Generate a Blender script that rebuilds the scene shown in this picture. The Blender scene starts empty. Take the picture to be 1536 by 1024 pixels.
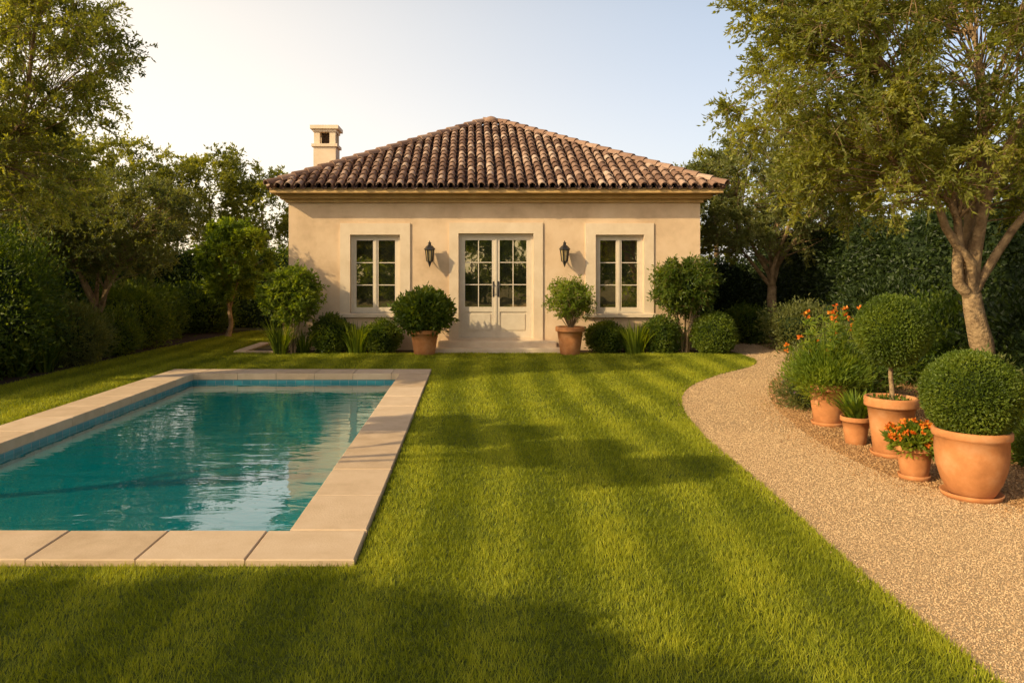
import bpy, math
import numpy as np
from mathutils import Vector, geometry
rng=np.random.default_rng(11)
scene=bpy.context.scene
R=math.radians

# ---------------------------------------------------------------- helpers
class MB:
    def __init__(s): s.v=[];s.f=[];s.m=[];s.r=[];s.s=[];s.n=0
    def add(s,v,f,mat=0,rnd=None,smooth=False):
        v=np.asarray(v,float).reshape(-1,3); f=np.asarray(f,int)
        s.v.append(v); s.f.append(f+s.n); s.n+=len(v); k=len(f)
        s.m.append(np.full(k,mat,int))
        if rnd is None: rnd=rng.random(k)
        s.r.append(np.broadcast_to(np.asarray(rnd,float),(k,)).copy())
        s.s.append(np.full(k,smooth,bool))
    def build(s,name,mats,origin=(0,0,0),parent=None):
        o=np.array(origin,float)
        V=np.concatenate(s.v)-o
        tot=np.concatenate([np.full(len(f),f.shape[1],int) for f in s.f])
        L=np.concatenate([f.ravel() for f in s.f])
        me=bpy.data.meshes.new(name)
        me.vertices.add(len(V)); me.vertices.foreach_set('co',V.ravel().astype(np.float32))
        me.loops.add(len(L)); me.loops.foreach_set('vertex_index',L.astype(np.int32))
        me.polygons.add(len(tot))
        st=np.concatenate([[0],np.cumsum(tot)[:-1]])
        me.polygons.foreach_set('loop_start',st.astype(np.int32))
        me.polygons.foreach_set('material_index',np.concatenate(s.m).astype(np.int32))
        me.polygons.foreach_set('use_smooth',np.concatenate(s.s))
        for m in mats: me.materials.append(m)
        me.update(calc_edges=True)
        a=me.attributes.new('rnd','FLOAT','FACE')
        a.data.foreach_set('value',np.concatenate(s.r).astype(np.float32))
        ob=bpy.data.objects.new(name,me); scene.collection.objects.link(ob)
        if parent:
            ob.parent=parent; ob.location=Vector(origin)-parent.location
        else: ob.location=origin
        return ob

def empty(name,loc):
    e=bpy.data.objects.new(name,None); e.location=loc; e.empty_display_size=.3
    scene.collection.objects.link(e); return e

def box(mb,x0,x1,y0,y1,z0,z1,mat=0,rnd=None):
    v=[(x0,y0,z0),(x1,y0,z0),(x1,y1,z0),(x0,y1,z0),(x0,y0,z1),(x1,y0,z1),(x1,y1,z1),(x0,y1,z1)]
    f=[(0,3,2,1),(4,5,6,7),(0,1,5,4),(1,2,6,5),(2,3,7,6),(3,0,4,7)]
    mb.add(v,f,mat,rng.random() if rnd is None else rnd)
def cbox(mb,x0,x1,y0,y1,z0,z1,c=.008,mat=0,rnd=None):
    v=[(x0,y0,z0),(x1,y0,z0),(x1,y1,z0),(x0,y1,z0),
       (x0,y0,z1-c),(x1,y0,z1-c),(x1,y1,z1-c),(x0,y1,z1-c),
       (x0+c,y0+c,z1),(x1-c,y0+c,z1),(x1-c,y1-c,z1),(x0+c,y1-c,z1)]
    f=[(0,3,2,1),(0,1,5,4),(1,2,6,5),(2,3,7,6),(3,0,4,7),(4,5,9,8),(5,6,10,9),(6,7,11,10),(7,4,8,11),(8,9,10,11)]
    mb.add(v,f,mat,rng.random() if rnd is None else rnd)

def tube(mb,pts,rad,seg=7,mat=0,rnd=.5,smooth=True):
    P=np.array(pts,float); n=len(P); rad=np.broadcast_to(np.array(rad,float),(n,))
    T=np.gradient(P,axis=0); T/=np.linalg.norm(T,axis=1)[:,None]+1e-9
    ref=np.array([0.31,0.95,.05]) if abs(T[0][2])>.6 else np.array([0.05,.1,1.])
    A=np.cross(T,ref); A/=np.linalg.norm(A,axis=1)[:,None]+1e-9
    B=np.cross(T,A)
    th=np.linspace(0,2*np.pi,seg,endpoint=False)
    V=P[:,None,:]+rad[:,None,None]*(np.cos(th)[None,:,None]*A[:,None,:]+np.sin(th)[None,:,None]*B[:,None,:])
    i=np.arange(n-1)[:,None]*seg; j=np.arange(seg)[None,:]; j2=(j+1)%seg
    F=np.stack([i+j,i+j2,i+seg+j2,i+seg+j],-1).reshape(-1,4)
    mb.add(V.reshape(-1,3),F,mat,rnd,smooth)

def lathe(mb,c,prof,seg=36,mat=0,rnd=.5,smooth=True,wob=0):
    p=np.array(prof,float); th=np.linspace(0,2*np.pi,seg,endpoint=False)
    V=np.stack([c[0]+p[:,0,None]*np.cos(th),c[1]+p[:,0,None]*np.sin(th),c[2]+np.repeat(p[:,1,None],seg,1)],-1)
    i=np.arange(len(p)-1)[:,None]*seg; j=np.arange(seg)[None,:]; j2=(j+1)%seg
    F=np.stack([i+j,i+j2,i+seg+j2,i+seg+j],-1).reshape(-1,4)
    mb.add(V.reshape(-1,3),F,mat,rnd,smooth)

def runit(n):
    v=rng.normal(size=(n,3)); return v/(np.linalg.norm(v,axis=1)[:,None]+1e-9)
def nrm(v): return v/(np.linalg.norm(v,axis=-1)[...,None]+1e-9)

def leaves(mb,P,D,L,W,mat=0,rnd=None):
    n=len(P); L=np.broadcast_to(L,(n,))[:,None]; W=np.broadcast_to(W,(n,))[:,None]
    S=nrm(np.cross(D,runit(n))); N=np.cross(D,S)
    V=np.stack([P,P+D*L*.45+S*W*.5+N*W*.15,P+D*L-N*L*.08,P+D*L*.45-S*W*.5+N*W*.15],1)
    F=np.arange(4*n).reshape(n,4)
    mb.add(V.reshape(-1,3),F,mat,rng.random(n) if rnd is None else rnd)

def sticks(mb,A,B,r,mat=0):
    n=len(A); D=nrm(B-A); S=nrm(np.cross(D,np.array([.3,.5,.8]))); U=np.cross(D,S)
    V=np.stack([A+S*r,A-S*r*.5+U*r*.8,A-S*r*.5-U*r*.8,B+S*r*.4,B-S*r*.2+U*r*.3,B-S*r*.2-U*r*.3],1).reshape(-1,3)
    b=np.arange(n)[:,None]*6
    F=np.concatenate([b+np.array([[0,1,4,3]]),b+np.array([[1,2,5,4]]),b+np.array([[2,0,3,5]])])
    mb.add(V,F,mat,.5)

def clumps(mb,C,out,nt,nl,tl,L,W,mat,bark=None,droop=.15,dens=1.0):
    n=len(C); cr=rng.random(n)
    A=np.repeat(C,nt,0); O=np.repeat(out,nt,0); r=np.repeat(cr,nt)
    D=nrm(runit(n*nt)+.55*O+np.array([0,0,.15])); ln=tl*(.55+.7*rng.random(n*nt))
    if bark is not None:
        sticks(mb,A,A+D*ln[:,None]+np.array([0,0,-1])*droop*ln[:,None]**1.0*.8,.003,bark)
    A=np.repeat(A,nl,0); D2=np.repeat(D,nl,0); l2=np.repeat(ln,nl); r=np.repeat(r,nl)
    t=rng.random(len(A))**.7
    P=A+D2*(t*l2)[:,None]; P[:,2]-=droop*l2*t*t; P+=rng.normal(size=P.shape)*.012
    LD=nrm(D2*.7+runit(len(P))*.8)
    leaves(mb,P,LD,L*(.6+.8*rng.random(len(P))),W*(.7+.6*rng.random(len(P))),mat,np.clip(r*.6+rng.random(len(P))*.4,0,1))

def sample_ell(c,r,n,shell=.45):
    u=runit(n); k=shell+(1-shell)*rng.random(n)**.6
    return np.array(c)+u*np.array(r)*k[:,None]

def make_tree(name,base,fork,tr,ells,nc,nlimb,nt,nl,tl,L,W,leafmat,barkmat,lean=(0,0),droop=.15,seg=9):
    mb=MB(); base=np.array(base,float); fork=np.array(fork,float)
    tot=sum(e[2] for e in ells); C=[];O=[]
    for c,r,w in ells:
        k=max(1,int(nc*w/tot)); p=sample_ell(c,r,k); C.append(p)
        O.append(nrm(p-np.array(c)))
    C=np.concatenate(C);O=np.concatenate(O)
    t=np.linspace(0,1,9)[:,None]
    tp=base*(1-t)+fork*t+np.sin(t*math.pi*1.6+base[0])*np.array([.05,.03,0])*np.linalg.norm(fork-base)
    tp[0]=base-np.array([0,0,.05]); flare=1+.5*np.exp(-t[:,0]*9)
    tube(mb,tp,tr*flare*(1-.25*t[:,0])*(1+.06*rng.normal(size=9)),seg,1)
    fk=tp[-1]
    idx=rng.choice(len(C),nlimb,replace=False); K=C[idx].copy()
    for _ in range(6):
        d=((C[:,None]-K[None])**2).sum(-1); a=d.argmin(1)
        for k in range(nlimb):
            if (a==k).any(): K[k]=C[a==k].mean(0)
    for k in range(nlimb):
        e=fk+(K[k]-fk)*1.05; ln=np.linalg.norm(e-fk)
        m=fk+(e-fk)*.4+np.array([0,0,.12*ln])+rng.normal(size=3)*.06*ln
        t=np.linspace(0,1,12)[:,None]
        lp=(1-t)**2*fk+2*t*(1-t)*m+t*t*e+np.sin(t*9+k)*rng.normal(size=3)*.025*ln
        lp[0]=fk-np.array([0,0,.05])
        lr=tr*(.50*(1-t[:,0])**1.1+.07)*rng.uniform(.75,1.0)
        tube(mb,lp,lr,7,1)
        for ci in np.where(a==k)[0]:
            c=C[ci]; dd=np.linalg.norm(lp-c,axis=1)+np.abs(np.arange(12)-6)*.03
            dd[:3]+=2; j=int(max(2,dd.argmin()-2)); s=lp[j]; l=np.linalg.norm(c-s)
            mm=(s+c)/2+rng.normal(size=3)*.10*l+np.array([0,0,.05*l])
            t2=np.linspace(0,1,5)[:,None]
            bp=(1-t2)**2*s+2*t2*(1-t2)*mm+t2*t2*c
            tube(mb,bp,np.linspace(min(lr[j]*.4,.014+.006*l),.004,5),4,1)
    clumps(mb,C,O,nt,nl,tl,L,W,0,1,droop)
    return mb.build(name,[leafmat,barkmat],tuple(base))

def wave(u,ph,amp):
    return 1+amp*(np.sin(u[:,0]*5.1+ph)+np.sin(u[:,1]*6.3+ph*2.1)+np.sin(u[:,2]*5.7+ph*3.3)+.7*np.sin((u[:,0]-u[:,1])*11+ph))/2.6

def bush(mb,c,r,n,L,W,mat=0,core=1,amp=.12,depth=.18,up=.3,shag=0.0):
    c=np.array(c,float);r=np.array(r,float);ph=rng.random()*9
    nu,nv=28,16; th=np.linspace(0,2*np.pi,nu,endpoint=False); phv=np.linspace(0.02,np.pi-.02,nv)
    U=np.stack([np.sin(phv)[:,None]*np.cos(th),np.sin(phv)[:,None]*np.sin(th),np.repeat(np.cos(phv)[:,None],nu,1)],-1).reshape(-1,3)
    V=c+U*r*(wave(U,ph,amp)*(1-depth))[:,None]; V[:,2]=np.maximum(V[:,2],.01)
    i=np.arange(nv-1)[:,None]*nu; j=np.arange(nu)[None,:]; j2=(j+1)%nu
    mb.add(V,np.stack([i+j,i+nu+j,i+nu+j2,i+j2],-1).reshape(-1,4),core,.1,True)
    u=runit(n); k=wave(u,ph,amp)*(1-depth+depth*1.1*rng.random(n)+shag*rng.random(n)**4)
    P=c+u*r*k[:,None]; ok=P[:,2]>.02; P=P[ok];u=u[ok]
    D=nrm(u*.8+runit(len(P))*.8+np.array([0,0,up]))
    fr=.5+.35*np.sin(P[:,0]*9+ph)*np.sin(P[:,1]*8+P[:,2]*10)
    leaves(mb,P,D,L*(.6+.8*rng.random(len(P))),W*(.7+.6*rng.random(len(P))),mat,np.clip(fr*.6+rng.random(len(P))*.5-.05,0,1))

def blades(mb,c,n,L,W,spread=.6,mat=0,r0=.05):
    c=np.array(c,float); a=rng.random(n)*2*np.pi; e=spread*(.15+.85*rng.random(n)); ln=L*(.6+.5*rng.random(n))
    h=np.stack([np.cos(a),np.sin(a),np.zeros(n)],1); s=np.stack([-np.sin(a),np.cos(a),np.zeros(n)],1)
    base=c+h*(r0*rng.random(n))[:,None]; rings=[]
    for t in np.linspace(0,1,5):
        out=e*t+e*.55*t*t; z=t-.45*e*t*t*t
        p=base+h*(ln*out*.8)[:,None]+np.array([0,0,1])*(ln*z)[:,None]; w=W*(1-t)**.6*.5+.0006
        rings+= [p-s*w,p+s*w]
    V=np.stack(rings,1); F=[]
    b=np.arange(n)[:,None]*10
    for k in range(4): F.append(b+np.array([[2*k,2*k+1,2*k+3,2*k+2]]))
    mb.add(V.reshape(-1,3),np.concatenate(F),mat,np.tile(rng.random(n),4))

def flowers(mb,P,r,mat):
    n=len(P); k=7; A=np.repeat(P,k,0); D=nrm(runit(n*k)+np.array([0,0,.5]))
    leaves(mb,A,D,r,r*.7,mat)

# ---------------------------------------------------------------- materials
def new(name):
    m=bpy.data.materials.new(name); m.use_nodes=True; nt=m.node_tree
    return m,nt,nt.nodes,nt.links,nt.nodes['Principled BSDF']
def ramp(nd,cols):
    r=nd.new('ShaderNodeValToRGB'); e=r.color_ramp.elements
    while len(e)<len(cols): e.new(.5)
    for i,(p,c) in enumerate(cols): e[i].position=p; e[i].color=(*c,1)
    return r
def surf(name,cols,scale=5,rough=.8,bump=.2,bscale=60,detail=6,rndmix=0,bdist=.01,spec=.3,vor=False,metal=0):
    m,nt,nd,ln,b=new(name)
    tc=nd.new('ShaderNodeTexCoord'); n=nd.new('ShaderNodeTexNoise'); n.inputs['Scale'].default_value=scale; n.inputs['Detail'].default_value=detail
    n.inputs['Roughness'].default_value=.62
    ln.new(tc.outputs['Object'],n.inputs['Vector'])
    r=ramp(nd,cols); src=n.outputs['Fac']
    if rndmix>0:
        a=nd.new('ShaderNodeAttribute'); a.attribute_name='rnd'
        mx=nd.new('ShaderNodeMix'); mx.inputs[0].default_value=rndmix
        ln.new(src,mx.inputs[2]); ln.new(a.outputs['Fac'],mx.inputs[3]); src=mx.outputs[0]
    ln.new(src,r.inputs[0]); ln.new(r.outputs[0],b.inputs['Base Color'])
    b.inputs['Roughness'].default_value=rough; b.inputs['Specular IOR Level'].default_value=spec; b.inputs['Metallic'].default_value=metal
    if bump>0:
        if vor:
            t=nd.new('ShaderNodeTexVoronoi'); t.inputs['Scale'].default_value=bscale; o=t.outputs['Distance']
        else:
            t=nd.new('ShaderNodeTexNoise'); t.inputs['Scale'].default_value=bscale; t.inputs['Detail'].default_value=5; o=t.outputs['Fac']
        ln.new(tc.outputs['Object'],t.inputs['Vector'])
        bp=nd.new('ShaderNodeBump'); bp.inputs['Strength'].default_value=bump; bp.inputs['Distance'].default_value=bdist
        ln.new(o,bp.inputs['Height']); ln.new(bp.outputs[0],b.inputs['Normal'])
    return m
def leafm(name,dark,mid,light,trans=.35,rough=.5,tcol=None):
    m,nt,nd,ln,b=new(name)
    a=nd.new('ShaderNodeAttribute'); a.attribute_name='rnd'
    r=ramp(nd,[(0,dark),(.5,mid),(1,light)]); ln.new(a.outputs['Fac'],r.inputs[0]); ln.new(r.outputs[0],b.inputs['Base Color'])
    b.inputs['Roughness'].default_value=rough; b.inputs['Specular IOR Level'].default_value=.35
    t=nd.new('ShaderNodeBsdfTranslucent'); mm=nd.new('ShaderNodeMix'); mm.data_type='RGBA'; mm.blend_type='MULTIPLY'; mm.inputs[0].default_value=1
    ln.new(r.outputs[0],mm.inputs[6]); mm.inputs[7].default_value=(*(tcol or (2.5,2.2,.4)),1); ln.new(mm.outputs[2],t.inputs[0])
    x=nd.new('ShaderNodeMixShader'); x.inputs[0].default_value=trans
    ln.new(b.outputs[0],x.inputs[1]); ln.new(t.outputs[0],x.inputs[2]); ln.new(x.outputs[0],nd['Material Output'].inputs[0])
    return m

M={}
M['stucco']=surf('stucco',[(.28,(.52,.355,.215)),(.5,(.68,.485,.305)),(.72,(.76,.565,.375))],1.3,.92,.35,45,8,bdist=.01)
M['trim']=surf('limestone_trim',[(.3,(.64,.49,.33)),(.7,(.75,.60,.43))],3,.85,.15,70,bdist=.004)
M['cornice']=surf('cornice_wood',[(.3,(.46,.28,.10)),(.7,(.62,.40,.16))],4,.55,.1,40,bdist=.003)
M['frame']=surf('painted_wood',[(.3,(.60,.50,.37)),(.7,(.68,.58,.44))],6,.5,.05,60,bdist=.002,spec=.4)
M['tile']=surf('roof_tile',[(.12,(.11,.060,.040)),(.38,(.21,.120,.078)),(.62,(.32,.20,.135)),(.9,(.48,.35,.255))],7,.85,.25,60,rndmix=.65,bdist=.006)
M['under']=surf('roof_underlay',[(.3,(.04,.025,.02)),(.7,(.07,.04,.03))],4,.9,0)
M['iron']=surf('black_iron',[(.3,(.012,.011,.010)),(.7,(.025,.022,.02))],9,.45,.1,50,spec=.5)
M['terra']=surf('terracotta',[(.25,(.30,.11,.035)),(.5,(.50,.205,.070)),(.75,(.60,.31,.15))],4.5,.8,.25,40,rndmix=.1,bdist=.005)
M['soil']=surf('soil',[(.3,(.030,.018,.010)),(.7,(.085,.05,.028))],12,.95,.8,60,bdist=.03)
M['stone']=surf('coping_stone',[(.2,(.42,.29,.17)),(.5,(.57,.41,.26)),(.85,(.67,.51,.35))],5,.8,.4,70,rndmix=.35,bdist=.005)
M['bark']=surf('bark',[(.3,(.15,.09,.045)),(.7,(.40,.27,.14))],9,.9,.8,28,bdist=.03)
M['gravelbase']=surf('gravel_base',[(.3,(.35,.22,.11)),(.5,(.50,.335,.175)),(.7,(.60,.42,.235))],60,.95,.9,140,bdist=.012,vor=True)
M['gravel']=surf('gravel_stones',[(.1,(.37,.23,.115)),(.5,(.56,.38,.205)),(.9,(.70,.51,.30))],30,.9,0,rndmix=.8)
M['mulch']=surf('bark_mulch',[(.1,(.18,.09,.035)),(.5,(.38,.21,.085)),(.9,(.52,.32,.15))],30,.95,.4,80,rndmix=.8)
M['bedsoil']=surf('bed_soil',[(.3,(.20,.10,.04)),(.5,(.35,.20,.085)),(.7,(.45,.27,.125))],30,.95,.9,90,bdist=.02)
M['ground']=surf('ground_earth',[(.35,(.05,.045,.014)),(.5,(.10,.08,.03)),(.7,(.20,.15,.05))],.8,.95,.8,30,bdist=.03)
M['lawnbase']=surf('lawn_base',[(.3,(.06,.07,.006)),(.5,(.10,.12,.010)),(.7,(.15,.17,.016))],18,.95,.8,90,bdist=.03)
M['poolwall']=surf('pool_plaster',[(.3,(.04,.54,.54)),(.7,(.06,.64,.64))],2,.6,0)
M['olive']=leafm('olive_leaf',(.050,.066,.012),(.165,.18,.030),(.32,.32,.060),.48)
M['oliveg']=leafm('grey_olive_leaf',(.05,.065,.018),(.13,.15,.042),(.25,.25,.085),.42)
M['green']=leafm('green_leaf',(.022,.046,.005),(.072,.115,.012),(.18,.21,.025),.42)
M['bright']=leafm('bright_leaf',(.05,.09,.01),(.14,.20,.02),(.28,.33,.035),.48)
M['dark']=leafm('dark_leaf',(.008,.018,.003),(.024,.042,.007),(.055,.08,.012),.25)
M['box']=leafm('boxwood_leaf',(.032,.058,.006),(.10,.145,.014),(.22,.26,.028),.40)
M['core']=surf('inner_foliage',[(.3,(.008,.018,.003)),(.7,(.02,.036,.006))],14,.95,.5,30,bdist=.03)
M['grass']=leafm('grass_blade',(.09,.125,.008),(.28,.32,.016),(.56,.54,.034),.47,.65,(1.25,1.12,.35))
M['orange']=leafm('orange_petal',(.55,.10,.01),(.75,.20,.015),(.8,.33,.03),.3,.5,(1.1,1,.8))
M['purple']=leafm('lilac_petal',(.25,.10,.25),(.38,.18,.36),(.5,.3,.5),.3,.5,(1.1,1,1))

m,nt,nd,ln,b=new('window_glass'); b.inputs['Base Color'].default_value=(.012,.013,.010,1); b.inputs['Roughness'].default_value=.05
g=nd.new('ShaderNodeBsdfGlossy'); g.inputs['Roughness'].default_value=.015; g.inputs[0].default_value=(1,.88,.55,1)
n=nd.new('ShaderNodeTexNoise'); n.inputs['Scale'].default_value=2.2; tc=nd.new('ShaderNodeTexCoord'); ln.new(tc.outputs['Object'],n.inputs['Vector'])
bp=nd.new('ShaderNodeBump'); bp.inputs['Strength'].default_value=.12; bp.inputs['Distance'].default_value=.02
ln.new(n.outputs['Fac'],bp.inputs['Height']); ln.new(bp.outputs[0],g.inputs['Normal'])
x=nd.new('ShaderNodeMixShader'); x.inputs[0].default_value=.34
ln.new(b.outputs[0],x.inputs[1]); ln.new(g.outputs[0],x.inputs[2]); ln.new(x.outputs[0],nd['Material Output'].inputs[0]); M['glass']=m
m,nt,nd,ln,b=new('lantern_glass'); b.inputs['Base Color'].default_value=(.30,.22,.10,1); b.inputs['Roughness'].default_value=.15; M['lglass']=m
m,nt,nd,ln,b=new('pool_mosaic'); tc=nd.new('ShaderNodeTexCoord'); sp=nd.new('ShaderNodeSeparateXYZ'); ad=nd.new('ShaderNodeMath'); cb=nd.new('ShaderNodeCombineXYZ')
ln.new(tc.outputs['Object'],sp.inputs[0]); ln.new(sp.outputs[0],ad.inputs[0]); ln.new(sp.outputs[1],ad.inputs[1]); ln.new(ad.outputs[0],cb.inputs[0]); ln.new(sp.outputs[2],cb.inputs[1])
br=nd.new('ShaderNodeTexBrick'); br.offset=0; br.inputs['Scale'].default_value=1; br.inputs['Brick Width'].default_value=.15; br.inputs['Row Height'].default_value=.075; br.inputs['Mortar Size'].default_value=.005
br.inputs['Color1'].default_value=(.04,.24,.28,1); br.inputs['Color2'].default_value=(.06,.32,.36,1); br.inputs['Mortar'].default_value=(.20,.34,.36,1)
ln.new(cb.outputs[0],br.inputs['Vector']); ln.new(br.outputs[0],b.inputs['Base Color']); b.inputs['Roughness'].default_value=.25; M['mosaic']=m
# water
m,nt,nd,ln,b=new('pool_water')
tr=nd.new('ShaderNodeBsdfTransparent'); tr.inputs[0].default_value=(.16,.86,.87,1)
gl=nd.new('ShaderNodeBsdfGlossy'); gl.inputs['Roughness'].default_value=.012; gl.inputs[0].default_value=(1,1,1,1)
fr=nd.new('ShaderNodeFresnel'); fr.inputs[0].default_value=1.34
tc=nd.new('ShaderNodeTexCoord'); mp=nd.new('ShaderNodeMapping'); mp.inputs['Scale'].default_value=(1,2.4,1); ln.new(tc.outputs['Object'],mp.inputs[0])
n1=nd.new('ShaderNodeTexNoise'); n1.inputs['Scale'].default_value=1.7; n1.inputs['Detail'].default_value=3; n1.inputs['Distortion'].default_value=.6
n2=nd.new('ShaderNodeTexNoise'); n2.inputs['Scale'].default_value=.5; ln.new(mp.outputs[0],n1.inputs[0]); ln.new(tc.outputs['Object'],n2.inputs[0])
mu=nd.new('ShaderNodeMath'); mu.operation='MULTIPLY'; ln.new(n1.outputs['Fac'],mu.inputs[0]); ln.new(n2.outputs['Fac'],mu.inputs[1])
bp=nd.new('ShaderNodeBump'); bp.inputs['Strength'].default_value=.32; bp.inputs['Distance'].default_value=.042; ln.new(mu.outputs[0],bp.inputs['Height'])
ln.new(bp.outputs[0],gl.inputs['Normal']); ln.new(bp.outputs[0],fr.inputs['Normal'])
df=nd.new('ShaderNodeBsdfDiffuse'); df.inputs[0].default_value=(.0,.34,.36,1)
x0=nd.new('ShaderNodeMixShader'); x0.inputs[0].default_value=.32; ln.new(tr.outputs[0],x0.inputs[1]); ln.new(df.outputs[0],x0.inputs[2])
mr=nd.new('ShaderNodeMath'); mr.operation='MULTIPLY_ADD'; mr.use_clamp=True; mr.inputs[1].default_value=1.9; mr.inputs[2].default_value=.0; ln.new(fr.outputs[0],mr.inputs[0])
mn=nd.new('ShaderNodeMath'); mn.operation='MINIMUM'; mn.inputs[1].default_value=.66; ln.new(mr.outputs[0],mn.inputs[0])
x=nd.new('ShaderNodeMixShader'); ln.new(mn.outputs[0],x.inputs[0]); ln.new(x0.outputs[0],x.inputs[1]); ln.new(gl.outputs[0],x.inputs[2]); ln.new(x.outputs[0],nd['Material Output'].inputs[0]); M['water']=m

# ---------------------------------------------------------------- ground, lawn, path
def sheet(name,outer,holes,z,mat):
    loops=[[Vector((p[0],p[1],0)) for p in outer]]+[[Vector((p[0],p[1],0)) for p in h] for h in holes]
    T=geometry.tessellate_polygon(loops); V=[(p.x,p.y,z) for l in loops for p in l]
    F=[]
    for a,b_,c in T:
        A,B,C=V[a],V[b_],V[c]
        cr=(B[0]-A[0])*(C[1]-A[1])-(B[1]-A[1])*(C[0]-A[0])
        if abs(cr)<1e-9: continue
        F.append((a,b_,c) if cr>0 else (a,c,b_))
    mb=MB(); mb.add(V,F,0,.5); return mb.build(name,[mat])
def spline(P,k=8):
    P=np.array(P,float); out=[]
    for i in range(len(P)-1):
        p0=P[max(i-1,0)];p1=P[i];p2=P[i+1];p3=P[min(i+2,len(P)-1)]
        for t in np.linspace(0,1,k,endpoint=False):
            out.append(.5*((2*p1)+(-p0+p2)*t+(2*p0-5*p1+4*p2-p3)*t*t+(-p0+3*p1-3*p2+p3)*t**3))
    out.append(P[-1]); return np.array(out)
def inpoly(x,y,poly):
    poly=np.array(poly); ins=np.zeros(len(x),bool); j=len(poly)-1
    for i in range(len(poly)):
        xi,yi=poly[i];xj,yj=poly[j]
        c=((yi>y)!=(yj>y))&(x<(xj-xi)*(y-yi)/((yj-yi)+1e-12)+xi); ins^=c; j=i
    return ins
PX0,PX1,PY0,PY1=-4.68,-1.165,4.80,12.40
CX0,CX1,CY0,CY1=-5.22,-.68,4.33,12.95
G=300
sheet('ground',[(-G,-G),(G,-G),(G,G),(-G,G)],[[(CX0+.1,CY0+.1),(CX1-.1,CY0+.1),(CX1-.1,CY1-.1),(CX0+.1,CY1-.1)]],0,M['ground'])
edgeL=spline([(2.2,-6),(2.2,1),(2.24,3.1),(2.26,4.2),(2.36,5.5),(2.42,6.56),(2.50,7.9),(2.80,9.7),(3.36,11.19),(4.25,12.5),(5.2,13.6),(5.68,14.6),(5.80,15.86)])
edgeR=spline([(4.9,-6),(4.8,1),(4.5,3.5),(4.15,5.2),(3.62,6.1),(3.55,7.2),(3.75,8.6),(4.1,10.0),(4.9,11.9),(6.1,13.5),(6.7,15.0),(6.9,17.0),(6.9,21)])
lawn=[(-7.2,-6)]+[tuple(p) for p in edgeL]+[(-4.85,15.86),(-4.85,22),(-6.6,22),(-7.0,18.5),(-7.2,15)]
sheet('lawn',lawn,[[(CX0,CY0),(CX1,CY0),(CX1,CY1),(CX0,CY1)]],.004,M['lawnbase'])
path=[tuple(p) for p in edgeL]+[(5.85,21)]+[tuple(p) for p in edgeR[::-1]]
sheet('gravel_path',path,[],.004,M['gravelbase'])
bedR=[tuple(p) for p in edgeR]+[(9.2,21),(9.2,-6)]
sheet('planting_bed',bedR,[],.003,M['bedsoil'])
hb=MB(); hb.add([(-4.85,15.86,.003),(5.8,15.86,.003),(5.8,16.8,.003),(-4.85,16.8,.003)],[(0,1,2,3)],0,.5); hb.build('flower_bed',[M['soil']])
lb=MB(); lb.add([(-11,-6,.003),(-7.2,-6,.003),(-7.2,15,.003),(-7.0,18.5,.003),(-6.6,22,.003),(-11,22,.003)],[(0,1,2,3,4,5)],0,.5); lb.build('shrub_border_bed',[M['soil']])

def scatter(x0,x1,y0,y1,dens):
    n=int((x1-x0)*(y1-y0)*dens); return x0+(x1-x0)*rng.random(n), y0+(y1-y0)*rng.random(n)
def grass_zone(mb,x0,x1,y0,y1,dens,L,W):
    x,y=scatter(x0,x1,y0,y1,dens)
    ok=inpoly(x,y,lawn)&~((x>CX0-.01)&(x<CX1+.01)&(y>CY0-.01)&(y<CY1+.01)); x=x[ok];y=y[ok]; n=len(x)
    stripe=.5+.5*np.tanh(1.8*np.sin((x+.08*np.sin(y*.7))*2*np.pi/.72))
    patch=np.sin(x*3.1+np.sin(y*2.3)*1.5)*np.sin(y*2.7+np.sin(x*1.9)*1.7)
    fine=np.sin(x*17+np.sin(y*13)*2)*np.sin(y*15+np.sin(x*11)*2)
    rn=np.clip(.16+.25*stripe+.08*patch+.07*fine+.45*rng.random(n),0,1)  # mowing-stripe sheen from blade lean is also tinted into the blade colour
    a=rng.random(n)*2*np.pi; w=W*(.7+.6*rng.random(n))/2; l=L*(.5+.75*rng.random(n))*(1+.15*patch+.18*fine)
    s=np.stack([np.cos(a),np.sin(a),0*a],1)*w[:,None]
    lean=np.stack([rng.normal(size=n)*.48,rng.normal(size=n)*.48+(stripe-.5)*.7,np.ones(n)],1); lean=nrm(lean)*l[:,None]
    P=np.stack([x,y,np.full(n,.002)],1)
    V=np.stack([P-s,P+s,P+lean+s*.2,P+lean-s*.2],1).reshape(-1,3)
    mb.add(V,np.arange(4*n).reshape(n,4),0,rn)
gr=MB()
grass_zone(gr,-7.2,2.4,-1,2.5,1500,.045,.009)
grass_zone(gr,-4.5,2.5,2.5,5.2,12500,.036,.0046)
grass_zone(gr,-7.2,-4.5,2.5,5.2,1500,.045,.009)
grass_zone(gr,-.8,2.7,5.2,8.5,8500,.036,.006)
grass_zone(gr,-7.2,-5.2,5.2,9,2500,.045,.010)
grass_zone(gr,-7.2,5.9,8.5,12.5,4000,.038,.009)
grass_zone(gr,-7.2,5.9,12.5,15.9,3000,.038,.011)
grass_zone(gr,-7.2,-4.8,15.9,22,1800,.045,.014)
gro=gr.build('lawn_grass',[M['grass']]); gro.parent=bpy.data.objects['lawn']

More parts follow.
